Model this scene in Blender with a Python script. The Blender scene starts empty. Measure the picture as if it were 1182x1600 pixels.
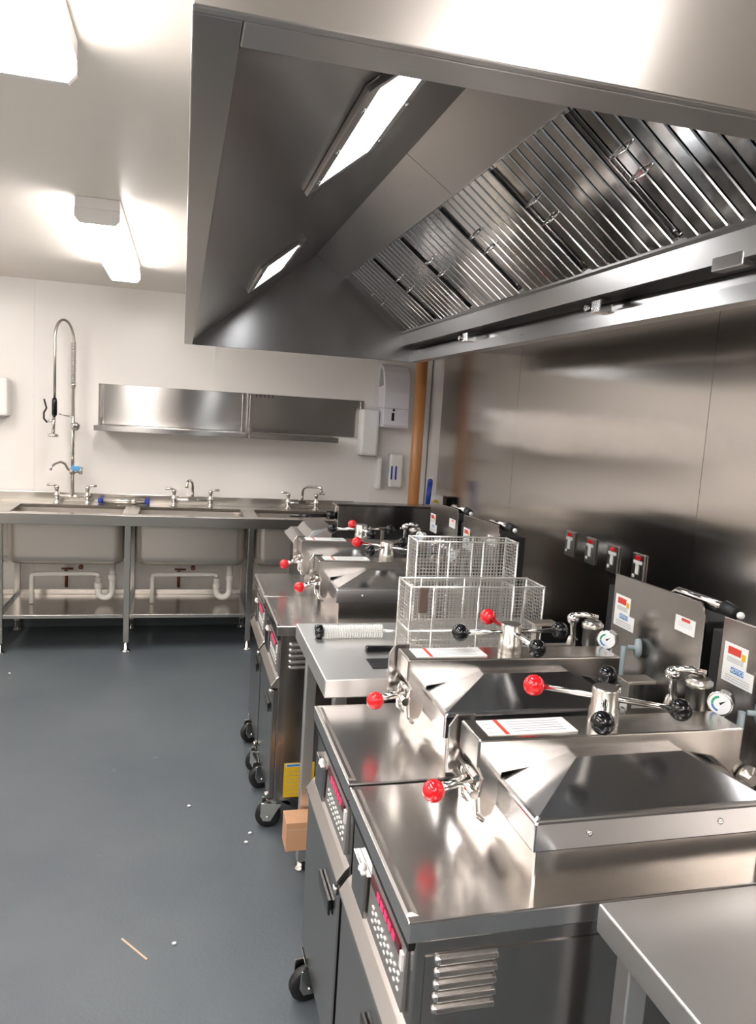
import bpy, bmesh, math, random
from mathutils import Vector, Matrix
random.seed(7)
SC = bpy.context.scene
COL = SC.collection
PI = math.pi

# ------------------------------------------------------------------ camera, world, exposure
cam_d = bpy.data.cameras.new('camera')
cam = bpy.data.objects.new('camera', cam_d); COL.objects.link(cam)
cam_d.sensor_fit = 'HORIZONTAL'; cam_d.sensor_width = 36.0
cam_d.lens = 36.0 * 1180 / 1182
cam_d.clip_start = 0.02
Rr = ((0.96685172, 0.02743999, 0.25385981),      # world x in image axes (right, down, forward)
      (-0.24785078, -0.13814634, 0.95889811),
      (0.06138196, -0.99003163, -0.126766))
m = Matrix.Identity(4)
for i in range(3):
    m[i][0] = Rr[i][0]; m[i][1] = -Rr[i][1]; m[i][2] = -Rr[i][2]
m.translation = Vector((0, 0, 1.65))
cam.matrix_world = m
SC.camera = cam
w = bpy.data.worlds.new('world'); SC.world = w; w.use_nodes = True
w.node_tree.nodes['Background'].inputs[0].default_value = (0.8, 0.85, 0.9, 1)
w.node_tree.nodes['Background'].inputs[1].default_value = 0.1
SC.view_settings.view_transform = 'Standard'; SC.view_settings.look = 'None'
SC.view_settings.gamma = 1; SC.view_settings.exposure = 1.05
try: SC.view_settings.use_curve_mapping = False
except Exception: pass
BATTEN_POWER = 16.0
HOOD_LIGHT_POWER = 15.0

# ------------------------------------------------------------------ materials
def newmat(name):
    mt = bpy.data.materials.new(name); mt.use_nodes = True
    nt = mt.node_tree
    return mt, nt, nt.nodes['Principled BSDF']

def plain(name, col, rough=0.5, metal=0.0, spec=0.5, noise=0.0, scale=20, coat=0):
    mt, nt, b = newmat(name)
    b.inputs['Base Color'].default_value = (*col, 1)
    b.inputs['Roughness'].default_value = rough
    b.inputs['Metallic'].default_value = metal
    b.inputs['Specular IOR Level'].default_value = spec
    b.inputs['Coat Weight'].default_value = coat
    if noise:
        tc = nt.nodes.new('ShaderNodeTexCoord'); n = nt.nodes.new('ShaderNodeTexNoise')
        n.inputs['Scale'].default_value = scale
        nt.links.new(tc.outputs['Object'], n.inputs['Vector'])
        mx = nt.nodes.new('ShaderNodeMix'); mx.data_type = 'RGBA'
        mx.inputs[6].default_value = (*[c * (1 - noise) for c in col], 1)
        mx.inputs[7].default_value = (*[min(1, c * (1 + noise)) for c in col], 1)
        nt.links.new(n.outputs['Fac'], mx.inputs[0]); nt.links.new(mx.outputs[2], b.inputs['Base Color'])
    return mt

def steel(name, col, rough, grain=(40, 40, 2), along=None, aniso=0.0, var=0.012, wave=0.0):
    """brushed stainless: fine grain varies the gloss; 'along' is the direction in which reflections smear"""
    mt, nt, b = newmat(name)
    b.inputs['Base Color'].default_value = (*col, 1)
    b.inputs['Metallic'].default_value = 1.0
    tc = nt.nodes.new('ShaderNodeTexCoord'); mp = nt.nodes.new('ShaderNodeMapping')
    mp.inputs['Scale'].default_value = grain
    n = nt.nodes.new('ShaderNodeTexNoise'); n.inputs['Scale'].default_value = 4
    n.inputs['Detail'].default_value = 3
    nt.links.new(tc.outputs['Object'], mp.inputs['Vector']); nt.links.new(mp.outputs['Vector'], n.inputs['Vector'])
    mr = nt.nodes.new('ShaderNodeMapRange')
    mr.inputs['To Min'].default_value = max(0.02, rough - var); mr.inputs['To Max'].default_value = rough + var
    nt.links.new(n.outputs['Fac'], mr.inputs['Value']); nt.links.new(mr.outputs['Result'], b.inputs['Roughness'])
    if along:
        b.inputs['Anisotropic'].default_value = aniso
        cx = nt.nodes.new('ShaderNodeCombineXYZ')
        for k in range(3): cx.inputs[k].default_value = along[k]
        nt.links.new(cx.outputs[0], b.inputs['Tangent'])
    if wave:      # slight buckling of thin sheet
        n2 = nt.nodes.new('ShaderNodeTexNoise'); n2.inputs['Scale'].default_value = 2.2; n2.inputs['Detail'].default_value = 1
        nt.links.new(tc.outputs['Object'], n2.inputs['Vector'])
        b2 = nt.nodes.new('ShaderNodeBump'); b2.inputs['Strength'].default_value = wave; b2.inputs['Distance'].default_value = 0.05
        nt.links.new(n2.outputs['Fac'], b2.inputs['Height']); nt.links.new(b2.outputs['Normal'], b.inputs['Normal'])
    return mt

def emit(name, col, s):
    mt, nt, b = newmat(name)
    b.inputs['Base Color'].default_value = (*col, 1)
    b.inputs['Emission Color'].default_value = (*col, 1)
    b.inputs['Emission Strength'].default_value = s
    return mt

M = {}
X_, Y_, Z_ = (1, .21, .17), (.21, 1, .17), (.17, .21, 1)     # a little oblique, so no face is square to them
M['deck'] = steel('deck_steel', (0.68, 0.66, 0.645), 0.22, (40, 2, 40), Y_, 0.5)
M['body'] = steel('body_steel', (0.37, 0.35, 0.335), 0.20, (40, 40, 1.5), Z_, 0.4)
M['pot'] = steel('pot_steel', (0.50, 0.465, 0.43), 0.24, (2, 2, 40), Z_, 0.15)
M['lid'] = steel('lid_steel', (0.54, 0.54, 0.55), 0.19, (3, 40, 40), None, 0, 0.02, 0.08)
M['yoke'] = steel('crossbar_steel', (0.51, 0.48, 0.45), 0.24, (2, 40, 40), Z_, 0.25)
M['chrome'] = plain('chrome', (0.72, 0.70, 0.67), 0.12, 1.0, noise=0.03)
M['castmetal'] = plain('cast_metal', (0.52, 0.50, 0.46), 0.28, 1.0, noise=0.06, scale=60)
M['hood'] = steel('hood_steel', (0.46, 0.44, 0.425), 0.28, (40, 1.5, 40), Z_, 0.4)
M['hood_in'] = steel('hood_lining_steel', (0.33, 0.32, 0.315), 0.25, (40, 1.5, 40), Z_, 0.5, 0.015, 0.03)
M['hood_front'] = steel('hood_front_steel', (0.60, 0.57, 0.545), 0.31, (1.5, 40, 40), Z_, 0.88)
M['shelf'] = steel('shelf_steel', (0.55, 0.525, 0.505), 0.20, (1.5, 40, 40), Z_, 0.95, 0.02, 0.03)
M['filter'] = steel('filter_steel', (0.58, 0.57, 0.56), 0.10, (3, 3, 40), None, 0, 0.02, 0.04)
M['clad'] = steel('cladding_steel', (0.60, 0.57, 0.545), 0.165, (40, 1.2, 40), Y_, 0.75, 0.01, 0.035)
M['sink'] = steel('sink_steel', (0.58, 0.55, 0.51), 0.26, (1.5, 40, 40), Y_, 0.4)
M['bowl'] = steel('bowl_steel', (0.56, 0.52, 0.47), 0.42, (4, 4, 40))
M['table'] = steel('table_steel', (0.86, 0.84, 0.82), 0.40, (40, 1.5, 40), Y_, 0.3)
M['wire'] = plain('wire_steel', (0.80, 0.78, 0.75), 0.35, 0.9, noise=0.04)
M['black'] = plain('black_plastic', (0.006, 0.006, 0.007), 0.15, noise=0.1)
M['rubber'] = plain('black_rubber', (0.012, 0.012, 0.013), 0.5, noise=0.1)
M['black_and_shade'] = plain('black_parts_and_shade', (0.008, 0.008, 0.008), 0.6, noise=0.1)  # small black parts; also stands for the shade between fryer back panels
M['red'] = plain('red_plastic', (0.72, 0.012, 0.018), 0.12, noise=0.05, coat=0.3)
M['white'] = plain('white_plastic', (0.80, 0.79, 0.77), 0.35, noise=0.02)
M['lavender'] = plain('dispenser_plastic', (0.72, 0.71, 0.76), 0.3, noise=0.02)
M['paper'] = plain('label_paper', (0.80, 0.80, 0.78), 0.45, noise=0.04, scale=80)
M['grey_ink'] = plain('grey_print', (0.32, 0.32, 0.33), 0.5, noise=0.1)
M['red_ink'] = plain('red_print', (0.62, 0.05, 0.03), 0.5, noise=0.05)
M['blue_ink'] = plain('blue_print', (0.06, 0.22, 0.50), 0.5, noise=0.05)
M['yellow'] = plain('yellow_label', (0.72, 0.45, 0.01), 0.45, noise=0.12, scale=120)
M['pvc'] = plain('pvc_pipe', (0.72, 0.70, 0.66), 0.35, noise=0.03)
M['copper'] = plain('copper_valve', (0.20, 0.07, 0.035), 0.4, 0.6, noise=0.15)
M['blue'] = plain('blue_plastic', (0.012, 0.045, 0.33), 0.3, noise=0.05)
M['lightblue'] = plain('light_blue_tag', (0.10, 0.36, 0.72), 0.4, noise=0.05)
M['tan'] = plain('tan_pipe_paint', (0.50, 0.22, 0.075), 0.35, noise=0.08, scale=8)
M['card'] = plain('cardboard', (0.52, 0.29, 0.16), 0.75, noise=0.06, scale=40)
M['wood'] = plain('pale_wood', (0.58, 0.44, 0.32), 0.6, noise=0.1, scale=50)
M['bristle'] = plain('white_bristle', (0.85, 0.85, 0.83), 0.5, noise=0.05)
M['brown'] = plain('brown_plate', (0.16, 0.11, 0.09), 0.4, 0.3, noise=0.08)
M['greyknob'] = plain('grey_knob', (0.30, 0.36, 0.38), 0.4, noise=0.04)
M['panel'] = plain('control_grey', (0.17, 0.165, 0.16), 0.35, noise=0.04)
M['display'] = plain('display_window', (0.10, 0.004, 0.008), 0.15)
M['led'] = emit('led_red', (1.0, 0.02, 0.10), 0.7)
M['dial'] = plain('dial_face', (0.82, 0.84, 0.86), 0.25)
M['green_ink'] = plain('green_print', (0.03, 0.35, 0.18), 0.5)
M['lamp'] = emit('batten_diffuser', (1.0, 0.945, 0.905), BATTEN_POWER)
M['hoodlamp'] = emit('hood_lens', (0.94, 0.97, 1.0), HOOD_LIGHT_POWER)

# walls / ceiling / floor
M['wall'] = plain('white_pvc_wall', (0.82, 0.79, 0.755), 0.28, noise=0.015, scale=3)
M['wall_grey'] = plain('grey_wall_paint', (0.22, 0.21, 0.20), 0.5, noise=0.03, scale=3)
M['ceil'] = plain('ceiling_paint', (0.80, 0.76, 0.70), 0.42, noise=0.02, scale=3)
def floor_mat():
    mt, nt, b = newmat('blue_grey_vinyl')
    tc = nt.nodes.new('ShaderNodeTexCoord')
    n1 = nt.nodes.new('ShaderNodeTexNoise'); n1.inputs['Scale'].default_value = 1.7; n1.inputs['Detail'].default_value = 6
    nt.links.new(tc.outputs['Object'], n1.inputs['Vector'])
    r1 = nt.nodes.new('ShaderNodeValToRGB')
    r1.color_ramp.elements[0].position = 0.3; r1.color_ramp.elements[0].color = (0.079, 0.096, 0.110, 1)
    r1.color_ramp.elements[1].position = 0.72; r1.color_ramp.elements[1].color = (0.107, 0.125, 0.136, 1)
    nt.links.new(n1.outputs['Fac'], r1.inputs['Fac'])
    v = nt.nodes.new('ShaderNodeTexVoronoi'); v.inputs['Scale'].default_value = 90
    nt.links.new(tc.outputs['Object'], v.inputs['Vector'])
    r2 = nt.nodes.new('ShaderNodeValToRGB')
    r2.color_ramp.elements[0].position = 0.04; r2.color_ramp.elements[0].color = (1, 1, 1, 1)
    r2.color_ramp.elements[1].position = 0.10; r2.color_ramp.elements[1].color = (0, 0, 0, 1)
    nt.links.new(v.outputs['Distance'], r2.inputs['Fac'])
    sp = nt.nodes.new('ShaderNodeMath'); sp.operation = 'MULTIPLY'; sp.inputs[1].default_value = 0.30
    nt.links.new(r2.outputs['Color'], sp.inputs[0])
    mx = nt.nodes.new('ShaderNodeMix'); mx.data_type = 'RGBA'
    nt.links.new(sp.outputs[0], mx.inputs[0]); nt.links.new(r1.outputs['Color'], mx.inputs[6])
    mx.inputs[7].default_value = (0.30, 0.34, 0.36, 1)
    # scattered pale scuffs and flour marks
    n3 = nt.nodes.new('ShaderNodeTexNoise'); n3.inputs['Scale'].default_value = 9; n3.inputs['Detail'].default_value = 8
    nt.links.new(tc.outputs['Object'], n3.inputs['Vector'])
    r3 = nt.nodes.new('ShaderNodeValToRGB')
    r3.color_ramp.elements[0].position = 0.70; r3.color_ramp.elements[0].color = (0, 0, 0, 1)
    r3.color_ramp.elements[1].position = 0.80; r3.color_ramp.elements[1].color = (0.35, 0.35, 0.35, 1)
    nt.links.new(n3.outputs['Fac'], r3.inputs['Fac'])
    m2 = nt.nodes.new('ShaderNodeMix'); m2.data_type = 'RGBA'
    nt.links.new(r3.outputs['Color'], m2.inputs[0]); nt.links.new(mx.outputs[2], m2.inputs[6])
    m2.inputs[7].default_value = (0.33, 0.34, 0.34, 1)
    nt.links.new(m2.outputs[2], b.inputs['Base Color'])
    b.inputs['Roughness'].default_value = 0.5
    bp = nt.nodes.new('ShaderNodeBump'); bp.inputs['Strength'].default_value = 0.08; bp.inputs['Distance'].default_value = 0.004
    nt.links.new(v.outputs['Distance'], bp.inputs['Height']); nt.links.new(bp.outputs['Normal'], b.inputs['Normal'])
    return mt
M['floor'] = floor_mat()

# ------------------------------------------------------------------ mesh builder
class MB:
    def __init__(s): s.v = []; s.f = []; s.mi = []; s.sm = []; s.mats = []; s.cur = 0
    def mat(s, name):
        if name not in s.mats: s.mats.append(name)
        s.cur = s.mats.index(name); return s
    def face(s, idx, smooth=False):
        s.f.append(idx); s.mi.append(s.cur); s.sm.append(smooth)
    def poly(s, pts, smooth=False):
        n = len(s.v); s.v += [tuple(p) for p in pts]; s.face(list(range(n, n + len(pts))), smooth); return s
    def box(s, a, b):
        x0, y0, z0 = [min(a[i], b[i]) for i in range(3)]; x1, y1, z1 = [max(a[i], b[i]) for i in range(3)]
        n = len(s.v)
        s.v += [(x0, y0, z0), (x1, y0, z0), (x1, y1, z0), (x0, y1, z0), (x0, y0, z1), (x1, y0, z1), (x1, y1, z1), (x0, y1, z1)]
        for q in ((0, 3, 2, 1), (4, 5, 6, 7), (0, 1, 5, 4), (1, 2, 6, 5), (2, 3, 7, 6), (3, 0, 4, 7)):
            s.face([n + i for i in q])
        return s
    def hexa(s, p):      # 8 points, bottom ring then top ring
        n = len(s.v); s.v += [tuple(q) for q in p]
        for q in ((0, 3, 2, 1), (4, 5, 6, 7), (0, 1, 5, 4), (1, 2, 6, 5), (2, 3, 7, 6), (3, 0, 4, 7)):
            s.face([n + i for i in q])
        return s
    def prism(s, pts, d):     # planar outline pushed along vector d
        n = len(s.v); k = len(pts); d = Vector(d)
        s.v += [tuple(p) for p in pts] + [tuple(Vector(p) + d) for p in pts]
        s.face(list(range(n, n + k))[::-1]); s.face(list(range(n + k, n + 2 * k)))
        for i in range(k):
            j = (i + 1) % k; s.face([n + i, n + j, n + k + j, n + k + i])
        return s
    def frames(s, path):
        P = [Vector(p) for p in path]; out = []; up = None
        for i, p in enumerate(P):
            t = (P[min(i + 1, len(P) - 1)] - P[max(i - 1, 0)]).normalized()
            if up is None:
                up = Vector((0, 0, 1)) if abs(t.z) < 0.9 else Vector((1, 0, 0))
            a = t.cross(up)
            if a.length < 1e-6: a = t.orthogonal()
            a.normalize(); b = a.cross(t).normalized(); up = b
            out.append((p, a, b))
        return out
    def tube(s, path, r, seg=12, caps=True, smooth=True):
        R = r if isinstance(r, (list, tuple)) else [r] * len(path)
        n = len(s.v); fr = s.frames(path)
        for (p, a, b), rr in zip(fr, R):
            for k in range(seg):
                an = 2 * PI * k / seg + (PI / 4 if seg == 4 else 0)
                s.v.append(tuple(p + a * (math.cos(an) * rr) + b * (math.sin(an) * rr)))
        for i in range(len(fr) - 1):
            for k in range(seg):
                k2 = (k + 1) % seg
                s.face([n + i * seg + k, n + i * seg + k2, n + (i + 1) * seg + k2, n + (i + 1) * seg + k], smooth and seg > 4)
        if caps:
            s.face(list(range(n, n + seg))[::-1]); e = n + (len(fr) - 1) * seg; s.face(list(range(e, e + seg)))
        return s
    def lathe(s, o, axis, prof, seg=20):    # prof: (radius, height) along axis
        path = [Vector(o) + Vector(axis).normalized() * h for r, h in prof]
        ax = Vector(axis).normalized(); a = ax.orthogonal().normalized(); b = ax.cross(a)
        n = len(s.v)
        for p, (r, h) in zip(path, prof):
            for k in range(seg):
                an = 2 * PI * k / seg
                s.v.append(tuple(p + a * (math.cos(an) * r) + b * (math.sin(an) * r)))
        for i in range(len(prof) - 1):
            sharp = abs(prof[i + 1][1] - prof[i][1]) < 1e-6
            for k in range(seg):
                k2 = (k + 1) % seg
                s.face([n + i * seg + k, n + i * seg + k2, n + (i + 1) * seg + k2, n + (i + 1) * seg + k], not sharp)
        s.face(list(range(n, n + seg))[::-1]); e = n + (len(prof) - 1) * seg; s.face(list(range(e, e + seg)))
        return s
    def ball(s, c, r, seg=20, rings=12, sc=(1, 1, 1)):
        n = len(s.v); c = Vector(c)
        for i in range(rings + 1):
            th = PI * i / rings
            for k in range(seg):
                ph = 2 * PI * k / seg
                s.v.append((c.x + r * sc[0] * math.sin(th) * math.cos(ph), c.y + r * sc[1] * math.sin(th) * math.sin(ph), c.z + r * sc[2] * math.cos(th)))
        for i in range(rings):
            for k in range(seg):
                k2 = (k + 1) % seg
                s.face([n + i * seg + k, n + (i + 1) * seg + k, n + (i + 1) * seg + k2, n + i * seg + k2], True)
        return s
    def build(s, name, mat=None, parent=None, bevel=0, loc=None, solid=0):
        me = bpy.data.meshes.new(name)
        me.from_pydata(s.v, [], s.f)
        names = s.mats if s.mats else [mat]
        if mat and s.mats and mat not in s.mats: names = s.mats
        for nm in names: me.materials.append(M[nm])
        me.polygons.foreach_set('material_index', s.mi if s.mats else [0] * len(s.f))
        me.polygons.foreach_set('use_smooth', s.sm)
        bm = bmesh.new(); bm.from_mesh(me)
        bmesh.ops.remove_doubles(bm, verts=bm.verts, dist=1e-6)
        bmesh.ops.recalc_face_normals(bm, faces=bm.faces)
        bm.to_mesh(me); bm.free(); me.update()
        o = bpy.data.objects.new(name, me); COL.objects.link(o)
        if parent: o.parent = parent
        if loc: o.location = loc
        if solid:
            md = o.modifiers.new('thickness', 'SOLIDIFY'); md.thickness = solid; md.offset = 0
        if bevel:
            md = o.modifiers.new('bevel', 'BEVEL'); md.width = bevel; md.segments = 2; md.limit_method = 'ANGLE'; md.angle_limit = math.radians(40)
            md.harden_normals = False
        return o

def thing(name, label, cat, loc=(0, 0, 0), group=None):
    o = bpy.data.objects.new(name, None); COL.objects.link(o); o.empty_display_size = 0.05
    o.location = loc; return tag(o, label, cat, group)
def tag(o, label, cat, group=None):
    o['label'] = label; o['category'] = cat
    if group: o['group'] = group
    return o
def struct(o):
    o['kind'] = 'structure'; return o
def lab(o, text): o['label'] = text; return o
def dup(root, loc, label, group=None):
    mp = {}
    def rec(o, parent):
        c = o.copy(); COL.objects.link(c)
        if parent: c.parent = parent
        mp[o] = c
        for ch in list(o.children): rec(ch, c)
        return c
    r = rec(root, None); r.location = loc; r['label'] = label
    if group: r['group'] = group
    return r, mp
TEXT_CACHE = {}
def text_obj(body, size, mat, parent, matrix, name='lettering'):
    key = (body, size, mat)
    if key not in TEXT_CACHE:
        cu = bpy.data.curves.new('lettering', 'FONT'); cu.body = body; cu.size = size
        cu.align_x = 'CENTER'; cu.align_y = 'CENTER'; cu.extrude = 0.0002
        t = bpy.data.objects.new('lettering_source', cu); COL.objects.link(t)
        bpy.context.view_layer.update()
        dg = bpy.context.evaluated_depsgraph_get()
        me = bpy.data.meshes.new_from_object(t.evaluated_get(dg))
        bpy.data.objects.remove(t); me.materials.clear(); me.materials.append(M[mat])
        TEXT_CACHE[key] = me
    o = bpy.data.objects.new(name, TEXT_CACHE[key]); COL.objects.link(o)
    if parent: o.parent = parent
    o.matrix_local = matrix
    return o
def face_minus_x(loc):      # text plane facing -x, reading direction -y (as seen from the aisle)
    mt = Matrix(((0, 0, -1, loc[0]), (-1, 0, 0, loc[1]), (0, 1, 0, loc[2]), (0, 0, 0, 1)))
    return mt

# ------------------------------------------------------------------ the room
XL, XR, YN, YB, ZC = -2.4, 1.87, -4.2, 5.70, 2.42
HX0, HX1, HY0, HY1, HZ0, HZ1 = -0.002, 1.87, 0.745, 4.74, 2.0, 2.66   # the canopy
mb = MB(); mb.box((XL - .1, YN - .1, -.1), (XR + .1, YB + .1, 0)); struct(mb.build('floor', 'floor'))
mb = MB()
mb.box((XL - .1, YN - .1, ZC), (HX0 - .0008, YB + .1, ZC + .4))
mb.box((HX0 - .0008, YN - .1, ZC), (XR + .1, HY0 - .0008, ZC + .4))
mb.box((HX0 - .0008, HY1 + .0008, ZC), (XR + .1, YB + .1, ZC + .4))
struct(mb.build('ceiling', 'ceil'))
mb = MB(); mb.box((XL - .1, YB, 0), (XR + .1, YB + .1, ZC)); struct(mb.build('wall_back', 'wall'))
mb = MB(); mb.box((XL - .1, YN, 0), (XL, YB, ZC)); struct(mb.build('wall_left', 'wall'))
mb = MB(); mb.box((XR, YN, 0), (XR + .1, YB, ZC + .4)); struct(mb.build('wall_right', 'wall'))
mb = MB(); mb.box((XL - .1, YN - .1, 0), (XR + .1, YN, ZC)); struct(mb.build('wall_front', 'wall_grey'))
# steel wall cladding behind the cooking line (sheets with fine joints)
mb = MB()
ys = [-4.15, -2.55, -0.9, 0.75, 2.40, 4.05, 5.37]
for a, b in zip(ys[:-1], ys[1:]): mb.box((XR - .008, a + .0012, .10), (XR - .0005, b - .0012, 2.40))
struct(mb.build('trim_1', 'clad'))
# joint strips of the white wall panels
mb = MB()
for x in (-1.0, 0.217, 1.43):
    mb.box((x - .006, YB - .0025, .1), (x + .006, YB, ZC))
struct(mb.build('trim_2', 'white'))
mb = MB(); mb.box((XL, YB - .012, 0), (XR, YB, .10)); struct(mb.build('baseboard_back', 'floor'))
mb = MB(); mb.box((XR - .014, YN, 0), (XR, YB - .02, .10)); struct(mb.build('baseboard_right', 'floor'))
mb = MB(); mb.box((XL, YN, 0), (XL + .012, YB - .02, .10)); struct(mb.build('baseboard_left', 'floor'))

# ------------------------------------------------------------------ ceiling battens
def batten(x0, x1, y0, y1, label):
    t = thing('ceiling_light', label, 'light', ((x0 + x1) / 2, (y0 + y1) / 2, ZC), 'strip lights along the ceiling')
    hx, hy = (x1 - x0) / 2, (y1 - y0) / 2
    b = MB(); b.box((-hx * 1.02, -hy, -.045), (hx * 1.02, hy, 0)); b.build('housing', 'white', t, .004)
    d = MB()
    pr = [(-hx, -.045), (-hx, -.078), (-hx * .8, -.098), (hx * .8, -.098), (hx, -.078), (hx, -.045)]
    d.prism([(x, -hy + .015, z) for x, z in pr], (0, 2 * hy - .03, 0)); d.build('diffuser', 'lamp', t, .004)
    for s in (-1, 1):
        e = MB(); e.prism([(x * 1.02, s * (hy - .015), z) for x, z in pr], (0, s * .018, 0)); e.build('end_cap', 'white', t)
    return t
batten(-.415, -.245, .35, 1.88, 'strip light on ceiling nearest the camera, at top left')
batten(-.425, -.260, 3.25, 4.72, 'strip light on ceiling farther off, close to the white back wall')
batten(-.415, -.245, -2.3, -.77, 'unseen strip light on ceiling behind the camera position')  # out of view, put in to light the room
batten(.66, .83, -1.35, .18, 'strip light on ceiling to the right, between the camera and the hood front')
batten(-1.65, -1.48, .35, 1.88, 'unseen added strip light near the left wall, level with the nearest fryer')  # second row, out of view, added to brighten the left side
batten(-1.65, -1.48, 3.25, 4.72, 'unseen added strip light near the left wall, level with the sinks end')  # added out of view to raise the overall light
batten(-1.65, -1.48, -2.3, -.77, 'unseen added strip light near the left wall, behind the camera')  # added out of view, fills the room behind with light

# ------------------------------------------------------------------ extraction canopy
hood = thing('extraction_hood', 'large stainless steel extraction canopy hanging over the row of fryers', 'extractor hood', (0, 0, HZ0))
def hz(z): return z - HZ0
t_ = .012
RX, RZ = .765, 2.60          # ridge
FX0, FZ0 = 1.345, 2.18       # lower edge of the filters
FX1, FZ1 = .952, 2.478       # upper edge of the filters
b = MB()
b.box((HX0, HY0 + t_ + .0005, .0125), (HX0 + t_, HY1, hz(HZ1)))
b.box((HX0, HY0 + t_ + .0005, 0), (HX0 + .046, HY1 - t_ - .0005, .012))       # folded lip
b.build('side_panel', 'hood', hood, .002)
b = MB(); b.box((HX0, HY0 - .0005, 0), (HX1 - .012, HY0 + t_, hz(HZ1))); b.box((HX0 + .0465, HY0 + t_ + .0005, 0), (1.39, HY0 + .065, .012))
b.build('front_panel', 'hood_front', hood, .002)
b = MB()
b.box((HX0 + t_ + .0005, HY1 - t_, 0), (1.47, HY1 - .0005, hz(HZ1)))
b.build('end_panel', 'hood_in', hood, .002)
b = MB(); b.box((HX0, HY0, hz(HZ1)), (HX1 - .012, HY1, hz(HZ1) + .012)); b.build('top_panel', 'hood', hood)
# sloping panel that carries the lamps
b = MB()
b.hexa([(.042, HY0 + .065, .012), (.042, HY1 - t_, .012), (.044, HY1 - t_, .05), (.044, HY0 + .065, .05),
        (RX, HY0 + .065, hz(RZ)), (RX, HY1 - t_, hz(RZ)), (RX, HY1 - t_, hz(RZ) + .02), (RX, HY0 + .065, hz(RZ) + .02)])
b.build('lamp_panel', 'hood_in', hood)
# blank sloping sheets above the filters
b = MB()
for a, c in ((HY0 + .065, 2.79), (2.793, HY1 - t_)):
    b.hexa([(RX, a, hz(RZ)), (RX, c, hz(RZ)), (RX + .01, c, hz(RZ) + .015), (RX + .01, a, hz(RZ) + .015),
            (FX1, a, hz(FZ1)), (FX1, c, hz(FZ1)), (FX1 + .01, c, hz(FZ1) + .015), (FX1 + .01, a, hz(FZ1) + .015)])
b.build('upper_panel', 'hood', hood)
# support channel / grease trough under the filters
b = MB()
pr = [(FX0 - .012, FZ0 - .004), (FX0 - .012, FZ0 + .012), (FX0 - .008, FZ0 + .012), (FX0 - .004, FZ0 - .004), (FX0 + .06, FZ0 - .008), (FX0 + .075, 2.085), (FX0 + .01, 2.10), (FX0 - .002, FZ0 - .012)]
b.prism([(x, HY0 + t_, hz(z)) for x, z in pr], (0, HY1 - HY0 - 2 * t_, 0))
b.build('grease_trough', 'hood', hood)
b = MB()
pr = [(1.395, 2.0), (1.395, 2.045), (1.40, 2.045), (1.405, 2.006), (1.45, 2.006), (1.455, 2.60), (1.46, 2.60), (1.46, 2.0)]
b.prism([(x, HY0 + t_, hz(z)) for x, z in pr], (0, HY1 - HY0 - 2 * t_, 0))
b.build('rear_rail', 'hood', hood)
b = MB(); b.box((1.46, HY0 + t_, .10), (HX1 - .012, HY1 - t_, hz(2.58))); b.build('rear_plenum', 'hood', hood)
# cover strip closing the gap at the end of the filter bank, drain fittings
b = MB()
b.hexa([(FX0 - .008, 4.60, hz(FZ0)), (FX0 - .008, HY1 - t_, hz(FZ0)), (FX0 + .02, HY1 - t_, hz(FZ0) + .02), (FX0 + .02, 4.60, hz(FZ0) + .02),
        (FX1, 4.60, hz(FZ1)), (FX1, HY1 - t_, hz(FZ1)), (FX1 + .02, HY1 - t_, hz(FZ1) + .02), (FX1 + .02, 4.60, hz(FZ1) + .02)])
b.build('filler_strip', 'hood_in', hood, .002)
for y in (3.66, 2.40):
    b = MB(); b.box((1.362, y - .03, .045), (1.41, y + .03, .088)); b.tube([(1.35, y + .05, .065), (1.41, y + .05, .065)], .012)
    b.build('drain_valve', 'chrome', hood, .003)

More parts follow.
